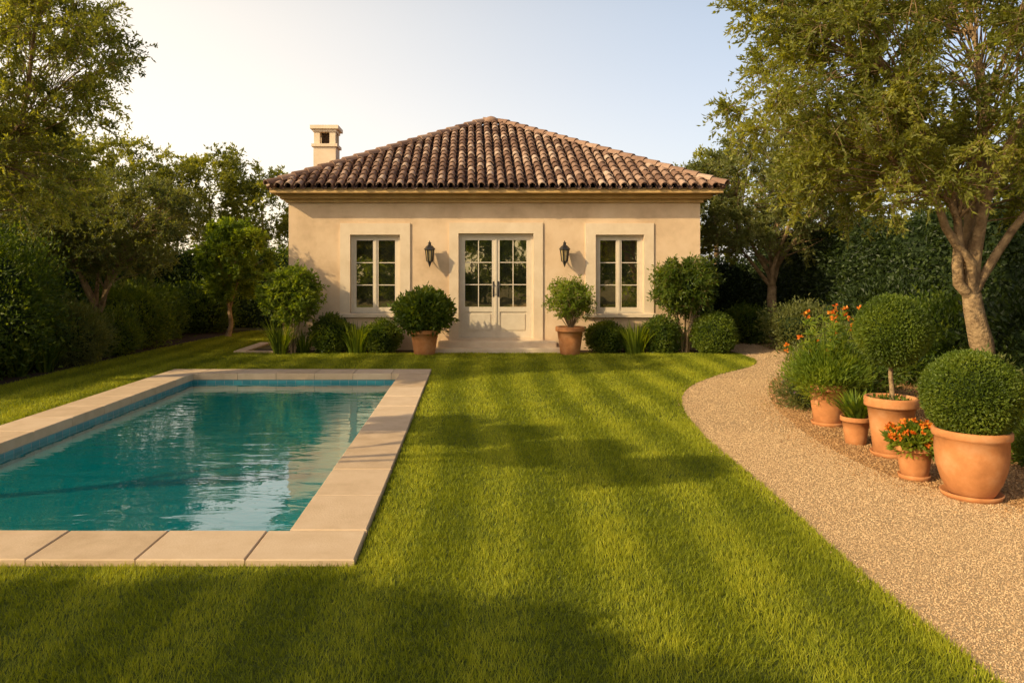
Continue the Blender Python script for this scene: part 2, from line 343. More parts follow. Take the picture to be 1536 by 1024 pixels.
def stones(mb,x,y,size,z=.004,mat=0):
    n=len(x); s=size*(.5+.9*rng.random(n)); c=np.stack([x,y,z+s*.2],1)
    A=runit(n);B=nrm(np.cross(A,runit(n)));C=np.cross(A,B)
    A*=s[:,None]*.5;B*=(s*(.6+.5*rng.random(n)))[:,None]*.5;C*=(s*(.5+.4*rng.random(n)))[:,None]*.5
    V=np.stack([c+A,c-A,c+B,c-B,c+C,c-C],1).reshape(-1,3); b=np.arange(n)[:,None]*6
    F=np.concatenate([b+np.array([t]) for t in [(0,2,4),(2,1,4),(1,3,4),(3,0,4),(2,0,5),(1,2,5),(3,1,5),(0,3,5)]])
    mb.add(V,F,mat,np.tile(rng.random(n),8))
gs=MB()
for (x0,x1,y0,y1,d,s) in [(2.1,4.9,1,2.6,1500,.014),(2.1,4.9,2.6,5,10000,.0085),(2.3,4.5,5,8,6500,.010),(2.4,5.5,8,12,2200,.013),(3.5,7,12,19,900,.016)]:
    x,y=scatter(x0,x1,y0,y1,d); ok=inpoly(x,y,path); stones(gs,x[ok],y[ok],s)
k=rng.integers(8,len(edgeL)-8,500); x=edgeL[k,0]-np.abs(rng.normal(size=500))*.04; y=edgeL[k,1]+rng.normal(size=500)*.1; stones(gs,x,y,.011,.01)
g_=gs.build('gravel',[M['gravel']]); g_.parent=bpy.data.objects['gravel_path']
ms=MB()
for (x0,x1,y0,y1,d,s) in [(3.5,6.5,3,9.5,2400,.018),(4,8,9.5,14,900,.025)]:
    x,y=scatter(x0,x1,y0,y1,d); ok=inpoly(x,y,bedR); stones(ms,x[ok],y[ok],s)
n=7000; k=rng.integers(16,60,n); x=edgeR[k,0]+rng.normal(size=n)*.18; y=edgeR[k,1]+rng.normal(size=n)*.2; stones(ms,x,y,.014)
m_=ms.build('bark_mulch',[M['mulch']]); m_.parent=bpy.data.objects['planting_bed']

# ---------------------------------------------------------------- pool
pool=empty('swimming_pool',(-2.9,8.6,0))
pb=MB(); D=-1.35; Zt=-.215
for (a,b_) in [((PX0,PY0),(PX1,PY0)),((PX1,PY0),(PX1,PY1)),((PX1,PY1),(PX0,PY1)),((PX0,PY1),(PX0,PY0))]:
    pb.add([(*a,Zt),(*b_,Zt),(*b_,.0),(*a,.0)],[(0,1,2,3)],1,.5)
    pb.add([(*a,D),(*b_,D),(*b_,Zt),(*a,Zt)],[(0,1,2,3)],0,.5)
pb.add([(PX0,PY0,D),(PX1,PY0,D),(PX1,PY1,D),(PX0,PY1,D)],[(0,1,2,3)],0,.5)
pb.build('basin',[M['poolwall'],M['mosaic']],(-2.9,8.6,0),pool)
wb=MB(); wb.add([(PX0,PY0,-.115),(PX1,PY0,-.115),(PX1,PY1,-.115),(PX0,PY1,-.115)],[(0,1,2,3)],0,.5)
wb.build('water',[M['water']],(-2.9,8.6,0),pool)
cp=MB(); g=.006; o=.02
def slabs(a0,a1,n,f):
    e=np.linspace(a0,a1,n+1)
    for i in range(n): f(e[i]+g/2,e[i+1]-g/2)
slabs(CX0,CX1,7,lambda a,b_: cbox(cp,a,b_,CY0,PY0+o,-.06,.045+rng.normal()*.0012,.007))
slabs(CX0,CX1,7,lambda a,b_: cbox(cp,a,b_,PY1-o,CY1,-.06,.045,.007))
slabs(PY0+o+g,PY1-o-g,10,lambda a,b_: cbox(cp,PX1-o,CX1,a,b_,-.06,.045+rng.normal()*.0012,.007))
slabs(PY0+o+g,PY1-o-g,10,lambda a,b_: cbox(cp,CX0,PX0+o,a,b_,-.06,.045,.007))
cp.build('coping',[M['stone']],(-2.9,8.6,0),pool)

# ---------------------------------------------------------------- house
X0,X1,Y0,Y1=-4.09,5.19,16.55,25.6; HO=(.55,21,0)
house=empty('mediterranean_house',HO)
ops=[(-2.70,-1.58,.83,2.60),(-.26,1.43,.27,2.63),(2.83,3.92,.83,2.60)]
wm=MB(); xs=sorted({X0,X1,*[o_[0] for o_ in ops],*[o_[1] for o_ in ops]}); zs=[0,.27,.83,2.60,2.63,3.45]
for i in range(len(xs)-1):
    for j in range(len(zs)-1):
        cx=(xs[i]+xs[i+1])/2;cz=(zs[j]+zs[j+1])/2
        if any(o_[0]<cx<o_[1] and o_[2]<cz<o_[3] for o_ in ops): continue
        wm.add([(xs[i],Y0,zs[j]),(xs[i+1],Y0,zs[j]),(xs[i+1],Y0,zs[j+1]),(xs[i],Y0,zs[j+1])],[(0,1,2,3)],0,.5)
for (a,b_,c,d) in ops:
    y2=Y0+.20
    wm.add([(a,Y0,c),(a,y2,c),(a,y2,d),(a,Y0,d)],[(0,3,2,1)],0,.5); wm.add([(b_,Y0,c),(b_,y2,c),(b_,y2,d),(b_,Y0,d)],[(0,1,2,3)],0,.5)
    wm.add([(a,Y0,d),(b_,Y0,d),(b_,y2,d),(a,y2,d)],[(0,1,2,3)],0,.5); wm.add([(a,Y0,c),(b_,Y0,c),(b_,y2,c),(a,y2,c)],[(0,3,2,1)],0,.5)
wm.add([(X0,Y0,0),(X0,Y1,0),(X0,Y1,3.45),(X0,Y0,3.45)],[(0,3,2,1)],0,.5)
wm.add([(X1,Y0,0),(X1,Y1,0),(X1,Y1,3.45),(X1,Y0,3.45)],[(0,1,2,3)],0,.5)
wm.add([(X0,Y1,0),(X1,Y1,0),(X1,Y1,3.45),(X0,Y1,3.45)],[(0,3,2,1)],0,.5)
wm.build('walls',[M['stucco']],HO,house)
tm=MB(); p=.028
for (a,b_,c,d,ox0,ox1,oz1,oz0) in [(-2.70,-1.58,.83,2.60,-2.93,-1.35,2.86,.83),(2.83,3.92,.83,2.60,2.60,4.14,2.86,.83),(-.26,1.43,.27,2.63,-.47,1.64,2.87,.0)]:
    box(tm,ox0,a,Y0-p,Y0+.01,oz0,d); box(tm,b_,ox1,Y0-p,Y0+.01,oz0,d); box(tm,ox0,ox1,Y0-p,Y0+.01,d,oz1)
    if c>.5:
        cbox(tm,ox0-.03,ox1+.03,Y0-.075,Y0+.15,c-.085,c,.01)
cbox(tm,-.70,1.90,Y0-.42,Y0-p-.002,0,.23,.015); cbox(tm,-.95,2.12,Y0-.70,Y0-.423,0,.11,.015)
box(tm,-.26,1.43,Y0-.02,Y0+.2,.225,.272)
tm.build('stone_trim',[M['trim']],HO,house)
cm=MB()
box(cm,X0-.06,X1+.06,Y0-.06,Y1+.06,3.32,3.403); box(cm,X0-.16,X1+.20,Y0-.17,Y1+.2,3.40,3.503); box(cm,-4.40,5.56,16.10,25.90,3.50,3.60)
cm.build('cornice',[M['cornice']],HO,house)
fm=MB(); gm=MB()
def glazed(x0,x1,z0,z1,y,cols,rows,st=.055,bar=.022,th=.045):
    box(fm,x0,x0+st,y,y+th,z0,z1,0,.5);box(fm,x1-st,x1,y,y+th,z0,z1,0,.5)
    box(fm,x0+st,x1-st,y,y+th,z1-st,z1,0,.5);box(fm,x0+st,x1-st,y,y+th,z0,z0+st*1.3,0,.5)
    gx0,gx1,gz0,gz1=x0+st,x1-st,z0+st*1.3,z1-st
    gm.add([(gx0,y+.03,gz0),(gx1,y+.03,gz0),(gx1,y+.03,gz1),(gx0,y+.03,gz1)],[(0,1,2,3)],0,.5)
    for i in range(1,cols):
        xx=gx0+(gx1-gx0)*i/cols; box(fm,xx-bar/2,xx+bar/2,y+.008,y+.028,gz0,gz1,0,.5)
    for j in range(1,rows):
        zz=gz0+(gz1-gz0)*j/rows; box(fm,gx0,gx1,y+.010,y+.026,zz-bar/2,zz+bar/2,0,.5)
yw=Y0+.10
for (a,b_,c,d) in (ops[0],ops[2]):
    box(fm,a,a+.06,yw-.02,yw+.09,c,d,0,.4);box(fm,b_-.06,b_,yw-.02,yw+.09,c,d,0,.4);box(fm,a+.06,b_-.06,yw-.02,yw+.09,d-.06,d,0,.4);box(fm,a+.06,b_-.06,yw-.02,yw+.09,c,c+.05,0,.4)
    mx=(a+b_)/2
    glazed(a+.062,mx-.002,c+.052,d-.062,yw,1,3,.060,.020); glazed(mx+.002,b_-.062,c+.052,d-.062,yw,1,3,.060,.020)
    box(fm,mx-.018,mx+.018,yw-.015,yw-.001,c+.052,d-.062,0,.4)
a,b_,c,d=ops[1]
box(fm,a,a+.06,yw-.02,yw+.09,c,d,0,.4);box(fm,b_-.06,b_,yw-.02,yw+.09,c,d,0,.4);box(fm,a+.06,b_-.06,yw-.02,yw+.09,d-.06,d,0,.4)
mx=(a+b_)/2
for (l,r_) in ((a+.062,mx-.002),(mx+.002,b_-.062)):
    glazed(l,r_,.86,d-.062,yw,2,3,.085,.020)
    zb=.275
    box(fm,l,l+.085,yw,yw+.045,zb,.86,0,.5);box(fm,r_-.085,r_,yw,yw+.045,zb,.86,0,.5);box(fm,l+.085,r_-.085,yw,yw+.045,zb,zb+.13,0,.5)
    box(fm,l+.085,r_-.085,yw+.02,yw+.045,zb+.13,.86,0,.5); cbox(fm,l+.12,r_-.12,yw+.006,yw+.02,zb+.17,.81,.003,0,.5)
box(fm,mx-.02,mx+.02,yw-.015,yw-.001,.28,d-.062,0,.4)
fm.build('window_and_door_frames',[M['frame']],HO,house); gm.build('glass_panes',[M['glass']],HO,house)
hm=MB()
for s in (-1,1):
    box(hm,mx+s*.055-.018,mx+s*.055+.018,yw-.012,yw-.002,1.20,1.55); tube(hm,[(mx+s*.055,yw-.012,1.25),(mx+s*.055,yw-.06,1.30),(mx+s*.055,yw-.065,1.38),(mx+s*.055,yw-.06,1.45),(mx+s*.055,yw-.012,1.5)],.011,7)
hm.build('door_handles',[M['iron']],HO,house)
# roof
EZ=3.62; AZ=6.02; ex0,ex1,ey0,ey1=-4.42,5.58,16.08,25.92; rA=np.array([.40,21.,AZ]); rB=np.array([.80,21.,AZ])
c00=np.array([ex0,ey0,EZ]);c10=np.array([ex1,ey0,EZ]);c11=np.array([ex1,ey1,EZ]);c01=np.array([ex0,ey1,EZ])
um=MB(); dn=np.array([0,0,-.045])
um.add([c00+dn,c10+dn,rB+dn,rA+dn],[(0,1,2,3)]); um.add([c11+dn,c01+dn,rA+dn,rB+dn],[(0,1,2,3)])
um.add([c10+dn,c11+dn,rB+dn],[(0,1,2)]); um.add([c01+dn,c00+dn,rA+dn],[(0,1,2)])
um.build('roof_deck',[M['under']],HO,house)
rm=MB()
def barrel(P0,P1,U,N,R0,R1,convex=True,seg=7,lip=True,rnd=.5):
    th=np.linspace(0,np.pi,seg); sg=1 if convex else -1
    ra=P0+np.cos(th)[:,None]*U*R0+np.sin(th)[:,None]*N*R0*sg; rb=P1+np.cos(th)[:,None]*U*R1+np.sin(th)[:,None]*N*R1*sg
    V=np.concatenate([ra,rb]); F=[(i,i+1,seg+i+1,seg+i) for i in range(seg-1)]
    rm.add(V,F,0,rnd,True)
    if lip:
        k=.78; rc=P0+np.cos(th)[:,None]*U*R0*k+np.sin(th)[:,None]*N*R0*k*sg
        rd=rc+(P1-P0)*.25
        V=np.concatenate([ra,rc,rd]); F=[(i,seg+i,seg+i+1,i+1) for i in range(seg-1)]+[(seg+i,2*seg+i,2*seg+i+1,seg+i+1) for i in range(seg-1)]
        rm.add(V,F,0,rnd)
def roof_face(E0,E1,Q0,Q1,sp=.222,row=.31):
    U=E1-E0; W=np.linalg.norm(U); U=U/W
    Sv=Q0-E0; Sv=Sv-U*Sv.dot(U); S=np.linalg.norm(Sv); Sv=Sv/S; N=np.cross(U,Sv)
    if N[2]<0: N=-N
    a0=(Q0-E0).dot(U); a1=(Q1-E0).dot(U); n=int(W/sp); sp=W/n
    for i in range(n+1):
        for cov in (True,False):
            a=i*sp+(0 if cov else sp/2)
            if a>W: continue
            lim=S*min(1,a/a0 if a0>0 else 1,(W-a)/(W-a1)); 
            if lim<.1: continue
            s=-.05+rng.normal()*.008
            while s<lim:
                e=min(s+row+.05,lim+.03); j=rng.normal(size=2)*.008; rr=np.clip(rng.normal(.5,.30),0,1)
                P=E0+U*(a+j[0])+Sv*s; Q=E0+U*(a+j[1])+Sv*e
                if cov: barrel(P+N*.052,Q+N*.022,U,N,.084,.070,True,7,True,rr)
                else: barrel(P+N*.040,Q+N*.012,U,N,.070,.082,False,5,False,rr*.6)
                s+=row
roof_face(c00,c10,rA,rB); roof_face(c10,c11,rB,rB); roof_face(c11,c01,rB,rA); roof_face(c01,c00,rA,rA)
for (P,Q) in ((c00,rA),(c10,rB),(c11,rB),(c01,rA),(rA,rB)):
    d_=Q-P; Ln=np.linalg.norm(d_); d_=d_/Ln; U=np.cross(d_,[0,0,1.]); U/=np.linalg.norm(U); N=np.cross(U,d_); k=max(1,int(Ln/.36))
    for i in range(k):
        s=i*Ln/k; barrel(P+d_*(s-.03)+N*.065,P+d_*(s+Ln/k+.04)+N*.04,U,N,.115,.098,True,9,True,np.clip(rng.normal(.55,.2),0,1))
lathe(rm,(.60,21,AZ+.05),[(.0,.16),(.10,.13),(.2,.07),(.24,0),(.2,-.05)],12,0,.5)
rm.build('roof_tiles',[M['tile']],HO,house)
# chimney
ch=MB(); cx,cy=-3.73,19.1
def cb_(h,z0,z1,mat=0): box(ch,cx-h,cx+h,cy-h,cy+h,z0,z1,mat)
cb_(.285,3.6,4.98); cb_(.33,4.977,5.05)
for sx in (-1,1):
    for sy in (-1,1):
        box(ch,cx+sx*.20-.075,cx+sx*.20+.075,cy+sy*.20-.075,cy+sy*.20+.075,5.048,5.36)
cb_(.11,5.049,5.359,1); cb_(.30,5.357,5.43); cb_(.36,5.427,5.52)  # dark inner block stands in for the shade inside the cap openings
ch.build('chimney',[M['trim'],M['soil']],HO,house)
ed=MB(); cbox(ed,-5.12,-4.86,15.9,17.9,0,.055,.01); cbox(ed,-4.85,-4.2,15.88,16.02,0,.05,.01); ed.build('stone_edging',[M['stone']],(-4.95,16.5,0))

for lx in (-.90,2.11):
    lm=MB(); ly=Y0-.19; z=2.06
    box(lm,lx-.045,lx+.045,Y0-.025,Y0-.001,z-.02,z+.24)
    tube(lm,[(lx,Y0-.02,z-.0),(lx,Y0-.09,z-.10),(lx,ly,z-.15),(lx,ly,z-.09)],.012,8)
    lathe(lm,(lx,ly,z),[(0,-.20),(.012,-.17),(.03,-.12),(.045,-.08),(.07,-.07),(.072,-.055)],6,0,.5,False)
    lathe(lm,(lx,ly,z),[(.060,-.055),(.092,.20)],6,1,.5,False)
    th=np.linspace(0,2*np.pi,6,endpoint=False)
    for t in th: tube(lm,[(lx+.064*math.cos(t),ly+.064*math.sin(t),z-.055),(lx+.097*math.cos(t),ly+.097*math.sin(t),z+.2)],.013,5)
    lathe(lm,(lx,ly,z),[(.09,.19),(.125,.20),(.12,.22),(.08,.27),(.04,.30),(.03,.33),(.04,.345),(.015,.37),(.0,.41)],6,0,.5,False)
    lm.build('wall_lantern',[M['iron'],M['lglass']],(lx,ly,z))

# ---------------------------------------------------------------- pots
def pot(mb,c,rt,h,style=0,saucer=False):
    c=(c[0],c[1],c[2]+(.03 if saucer else 0))
    if style==0:
        pr=[(0,0),(rt*.62,0),(rt*.66,.02*h),(rt*.72,.25*h),(rt*.80,.55*h),(rt*.88,.83*h),(rt*.99,.835*h),(rt*1.0,.86*h),(rt*1.0,.97*h),(rt*.97,h),(rt*.88,h),(rt*.86,.9*h),(rt*.82,.80*h)]
    else:
        pr=[(0,0),(rt*.56,0),(rt*.60,.03*h),(rt*.76,.20*h),(rt*.88,.42*h),(rt*.93,.65*h),(rt*.92,.86*h),(rt*.98,.88*h),(rt*1.0,.91*h),(rt*1.0,.97*h),(rt*.97,h),(rt*.88,h),(rt*.87,.9*h),(rt*.84,.82*h)]
    lathe(mb,c,pr,44,2)
    lathe(mb,c,[(0,.88*h),(rt*.86,.87*h)],24,3)
    if saucer: lathe(mb,(c[0],c[1],c[2]-.03),[(0,.0),(rt*.72,.0),(rt*.80,.045),(rt*.77,.048),(rt*.70,.02),(0,.02)],36,2)
mats4=lambda leaf,fl=None:[leaf,M['core'],M['terra'],M['soil'],M['bark'],fl or M['orange']]
mb=MB(); c=(3.88,5.68,0); pot(mb,c,.268,.50,1,True); bush(mb,(c[0],c[1],.79),(.335,.335,.335),24000,.022,.013,0,1,.045,.10,.2,.06)
mb.build('potted_boxwood_ball',mats4(M['box']),c)
mb=MB(); c=(3.74,6.18,0); pot(mb,c,.155,.26,0,True); bush(mb,(c[0],c[1],.33),(.18,.18,.12),1800,.05,.025,0,1,.2,.3,.4)
P=sample_ell((c[0],c[1],.38),(.22,.19,.12),75,.8); P=P[P[:,2]>.31]; flowers(mb,P,.032,5)
mb.build('potted_orange_flowers',mats4(M['bright']),c)
mb=MB(); c=(4.00,6.97,0); pot(mb,c,.232,.53,0,True)
tube(mb,[(c[0],c[1],.4),(c[0]+.01,c[1],.6),(c[0]-.005,c[1],.75),(c[0],c[1],1.0)],[.026,.022,.02,.02],8,4)
bush(mb,(c[0]+.01,c[1],1.185),(.315,.315,.325),22000,.024,.014,0,1,.045,.10,.2,.06); bush(mb,(c[0],c[1],.5),(.18,.18,.05),400,.04,.02)
mb.build('potted_topiary_standard',mats4(M['box']),c)
mb=MB(); c=(3.92,7.46,0); pot(mb,c,.145,.28,0); blades(mb,(c[0],c[1],.24),200,.34,.032,.85,0,.08)
mb.build('potted_aloe',mats4(M['bright']),c)
mb=MB(); c=(4.08,8.38,0); pot(mb,c,.22,.45,0,True)
blades(mb,(c[0],c[1],.4),420,.62,.014,.55,0,.15); bush(mb,(c[0],c[1],.58),(.38,.36,.26),6500,.07,.014,0,1,.2,.5,.9,.3)
n=40; B=np.stack([c[0]+rng.normal(size=n)*.06,c[1]+rng.normal(size=n)*.06,np.full(n,.45)],1); T=B+np.stack([rng.normal(size=n)*.15+.02,rng.normal(size=n)*.15,.30+.66*rng.random(n)],1)
sticks(mb,B,T,.006,0); 
for k in (.4,.55,.7,.85): 
    Q=B+(T-B)*k; leaves(mb,np.repeat(Q,8,0),nrm(runit(8*n)+np.array([0,0,.5])),.09,.018,0)
flowers(mb,T[:24],.042,5); flowers(mb,T[:14]-np.array([0,0,.06]),.036,5)
mb.build('potted_flowering_plant',mats4(M['bright']),c)
mb=MB(); c=(-.97,15.62,0); pot(mb,c,.33,.54,0)
for k in range(8):
    a=k*.785; q=(c[0]+math.cos(a)*.26,c[1]+math.sin(a)*.22,.90+.14*math.sin(k*2.3)); bush(mb,q,(.33,.30,.30),1200,.11,.055,0,1,.2,.4,.4,.3)
bush(mb,(c[0],c[1],1.1),(.32,.3,.26),1200,.11,.055,0,1,.2,.4,.4,.3)
mb.build('potted_shrub',mats4(M['green']),c)
mb=MB(); c=(2.13,15.62,0); pot(mb,c,.31,.60,0)
C=sample_ell((c[0],c[1],1.16),(.48,.42,.40),120,.3); clumps(mb,C,nrm(C-np.array([c[0],c[1],.8])),7,12,.19,.05,.024,0,4,.1)
sticks(mb,np.tile(np.array([[c[0],c[1],.5]]),(len(C),1)),C,.005,4)
mb.build('potted_olive_shrub',mats4(M['bright']),c)

# ---------------------------------------------------------------- house planting
LM=lambda leaf:[leaf,M['core'],M['terra'],M['soil'],M['bark'],M['orange']]
def shrub(name,c,r,n,L,W,leaf,amp=.12,depth=.22,up=.3,shag=.1):
    mb=MB(); bush(mb,(c[0],c[1],c[2]),r,n,L,W,0,1,amp,depth,up,shag); return mb.build(name,LM(leaf),(c[0],c[1],0))
for (x,z,rx,rz) in [(-3.02,.40,.46,.42),(-1.92,.34,.42,.36)]: shrub('boxwood_shrub',(x,15.98,z),(rx,.40,rz),5500,.05,.03,M['green'],.16,.3,.3,.2)
for (x,z,rx,rz) in [(2.95,.34,.42,.34),(4.18,.36,.40,.44)]: shrub('boxwood_shrub',(x,16.02,z),(rx,.40,rz),5500,.05,.03,M['green'],.16,.3,.3,.2)
shrub('round_boxwood',(5.28,15.85,.40),(.47,.45,.45),7500,.045,.028,M['box'],.08,.2,.3,.1)
for x in (-2.47,3.58):
    mb=MB(); blades(mb,(x,15.95,.0),260,.75,.03,.6,0,.22); mb.build('fern_clump',LM(M['bright']),(x,15.95,0))
mb=MB(); blades(mb,(-4.05,15.65,0),150,.85,.03,.6,0,.15); mb.build('agapanthus_plant',LM(M['box']),(-4.05,15.65,0))
mb=MB(); blades(mb,(-3.6,15.85,0),100,.6,.025,.7,0,.15); mb.build('agapanthus_plant',LM(M['green']),(-3.6,15.85,0))
def small_tree(name,x,y,cz,rx,rz,leaf,n=9000,L=.085,W=.035):
    mb=MB(); lo=cz-rz*.7
    for k in range(5):
        a=k*1.26; e=(x+math.cos(a)*rx*.45,y+math.sin(a)*rx*.3,lo+.35)
        tube(mb,[(x+math.cos(a)*.08,y+math.sin(a)*.06,0),(x+math.cos(a)*.12,y+math.sin(a)*.1,lo*.5),e],[.028,.022,.014],6,4)
    C=sample_ell((x,y,cz),(rx*.8,rx*.6,rz*.85),130,.25); clumps(mb,C,nrm(C-np.array([x,y,cz-.2])),8,11,.22,L,W,0,4,.12)
    for k in range(4):
        a=k*1.57; bush(mb,(x+math.cos(a)*rx*.28,y+math.sin(a)*rx*.2,cz+.12*math.sin(k*2)),(rx*.42,rx*.36,rz*.42),500,L,W,0,1,.2,.4,.3,.3)
    return mb.build(name,LM(leaf),(x,y,0))
small_tree('ornamental_tree',-3.85,15.75,1.30,.74,.66,M['bright'])
small_tree('ornamental_tree',4.68,16.0,1.42,.84,.72,M['green'])

# ---------------------------------------------------------------- big trees
make_tree('shadow_olive_tree',(6.0,8.5,0),(5.85,8.5,1.50),.135,
  [((5.9,8.6,4.4),(2.5,2.0,1.8),5),((4.1,8.3,3.9),(1.25,1.2,1.15),1.9),((4.5,8.3,2.9),(1.0,1.0,.5),.9),((7.6,8.6,3.3),(1.2,1.4,1.2),1.5),((3.7,8.2,4.9),(.8,.9,.7),.8),((6.6,8.4,5.0),(1.4,1.2,.8),1.6)],
  400,7,14,23,.36,.066,.026,M['olive'],M['bark'],droop=.25)
make_tree('shadow_olive_tree',(-8.0,10.6,0),(-7.8,10.6,1.8),.16,
  [((-7.6,10.3,4.6),(2.6,1.9,1.9),5),((-6.0,9.8,3.3),(.9,1.0,.9),1.0),((-5.4,9.8,4.9),(.9,1.0,.9),1.0)],
  300,6,13,21,.36,.068,.027,M['olive'],M['bark'],droop=.35)
make_tree('shadow_olive_tree',(-8.1,15.6,0),(-7.9,15.6,.9),.12,
  [((-7.4,15.4,2.75),(1.75,1.3,1.0),4),((-8.9,15.6,3.0),(1.2,1.2,1.0),1.5)],
  230,6,13,18,.30,.075,.028,M['oliveg'],M['bark'])
make_tree('shadow_olive_tree',(8.0,19,0),(7.8,19,1.4),.14,
  [((7.9,19,3.8),(2.3,1.9,1.7),5),((6.7,18.6,2.7),(.8,1,.6),.6)],
  240,6,12,16,.36,.095,.038,M['oliveg'],M['bark'])
make_tree('citrus_tree',(-6.6,20,0),(-6.5,20,.8),.07,
  [((-6.4,20,2.1),(.95,.9,1.05),5)],120,5,12,16,.22,.10,.05,M['bright'],M['bark'])
# unseen trees left of the frame, added and crown-shaped to cast lawn shadows
make_tree('shadow_olive_tree',(-7.4,.3,0),(-7.0,.3,1.6),.14,
  [((-7.5,.9,3.0),(.8,.5,.4),2),((-6.3,.85,3.0),(.8,.5,.4),2),((-5.2,.6,3.0),(.7,.45,.4),1.8),((-4.4,-.1,3.0),(.7,.45,.4),1.6),((-5.8,-.4,2.9),(1.1,.5,.4),2),((-3.9,-1.0,2.9),(.7,.45,.4),1.5)],
  430,8,13,20,.24,.085,.038,M['olive'],M['bark'])
make_tree('shadow_olive_tree',(-6.6,5.0,0),(-5.9,4.9,1.7),.09,
  [((-5.6,5.7,3.2),(.45,.26,.22),2),((-4.9,5.1,3.2),(.45,.26,.22),2),((-4.2,4.4,3.2),(.45,.26,.22),2),((-3.5,3.7,3.2),(.45,.24,.2),1.7)],
  150,6,12,18,.20,.085,.038,M['olive'],M['bark'])

def crown_mass(mb,ells,nt=10,nl=12,tl=.5,L=.16,W=.07,dens=14):
    for (c,r) in ells:
        k=int(dens*(r[0]*r[2]+r[1]*r[2]))
        C=sample_ell(c,r,k,.4); clumps(mb,C,nrm(C-np.array(c)),nt,nl,tl,L,W,0,None,.15)
        tube(mb,[(c[0],c[1],0),(c[0]+.1,c[1],c[2]*.5),(c[0],c[1],c[2])],[.16,.10,.03],7,4)
mb=MB()
crown_mass(mb,[((-9.6,27,4.6),(1.5,1.4,1.9)),((-7.8,27.5,4.1),(1.3,1.3,1.5)),((-11.5,25,4.4),(2.0,1.6,1.8)),((-13.5,22,4.4),(2.4,1.8,2.2)),((-6.0,29,3.0),(1.6,1.4,1.6)),((-10.6,18,3.6),(1.4,1.3,1.4)),((-12,13.5,3.7),(1.6,1.5,1.6))],nl=15,L=.12,W=.055,dens=18)
mb.build('background_trees',LM(M['olive']),(-10,25,0))
mb=MB()
crown_mass(mb,[((9.0,27,4.3),(1.9,1.6,1.9)),((11.5,24,4.0),(2.2,1.8,1.9)),((6.9,30,3.6),(1.6,1.4,1.4)),((12,18,3.8),(2.0,1.8,1.9)),((11.5,13,3.9),(1.9,1.8,1.8))],L=.13,W=.06)
mb.build('background_trees',LM(M['olive']),(10,25,0))
mb=MB()
crown_mass(mb,[((x,-16+2*math.sin(x),2.6+.6*math.sin(x*1.7)),(2.6,2,2.6)) for x in np.arange(-24,26,4.0)],8,9,.8,.32,.15,8)
mb.build('background_trees',LM(M['bright']),(0,-16,0))

def hedge(name,x0,x1,y0,y1,h,leaf,dens=900,L=.10,W=.06):
    mb=MB(); q=.08
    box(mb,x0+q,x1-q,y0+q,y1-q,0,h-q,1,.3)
    def face(n,fn,nm):
        a=rng.random(n);b_=rng.random(n); P=fn(a,b_); P+=np.array(nm)*(rng.random(n)[:,None]*.24-.12+.09*np.sin(P[:,[0]]*3+P[:,[2]]*4)*np.sin(P[:,[1]]*2.6+1)); ok=P[:,2]>.03;P=P[ok]
        leaves(mb,P,nrm(np.array(nm)*.5+runit(len(P))+np.array([0,0,-.1])),L*(.6+.8*rng.random(len(P))),W,0)
    A=(y1-y0)*h*dens
    face(int(A),lambda a,b_:np.stack([np.full(len(a),x0),y0+(y1-y0)*a,h*b_],1),(-1,0,0)); face(int(A),lambda a,b_:np.stack([np.full(len(a),x1),y0+(y1-y0)*a,h*b_],1),(1,0,0))
    A=(x1-x0)*h*dens
    face(int(A),lambda a,b_:np.stack([x0+(x1-x0)*a,np.full(len(a),y0),h*b_],1),(0,-1,0))
    A=(x1-x0)*(y1-y0)*dens
    face(int(A),lambda a,b_:np.stack([x0+(x1-x0)*a,y0+(y1-y0)*b_,np.full(len(a),h)],1),(0,0,1))
    return mb.build(name,LM(leaf),((x0+x1)/2,(y0+y1)/2,0))
hedge('ivy_hedge',8.9,9.8,4,23,2.8,M['dark'],420)
hedge('ivy_hedge',5.6,9.8,23.3,24.2,2.1,M['dark'],420)
hedge('ivy_hedge',-10.9,-10.0,8,23.0,2.6,M['green'],420)
hedge('ivy_hedge',-10.9,-4.6,23.3,24.2,2.4,M['green'],420)

for (x,y,z,rx,ry,rz,n,L,W,lf) in [
  (-8.3,12.4,1.15,1.15,1.2,1.30,17000,.08,.040,'green'),(-7.6,13.9,.5,.62,.7,.62,9000,.11,.016,'oliveg'),(-8.0,17.2,.6,.85,.9,.85,9000,.09,.035,'box'),
  (-7.75,10.7,.35,.50,.6,.45,7000,.07,.016,'oliveg'),(-9.1,14.2,.9,1.0,1.2,1.1,8000,.09,.04,'green'),(-8.6,19.4,.6,.9,1,.9,7000,.10,.05,'box'),
  (-7.5,15.6,.4,.45,.6,.5,5000,.08,.03,'box'),(-7.9,21.5,.6,.9,.8,.8,6000,.10,.05,'green'),(-9.2,10.4,.9,.9,1,1.0,6000,.09,.04,'green')]:
    shrub('border_shrub',(x,y,z),(rx,ry,rz),n,L,W,M[lf],.20,.34,.4,.32)
for (x,y) in [(-7.6,12.35),(-7.45,12.9)]:
    mb=MB(); blades(mb,(x,y,0),170,.75,.035,.7,0,.12); mb.build('agapanthus_plant',LM(M['green']),(x,y,0))
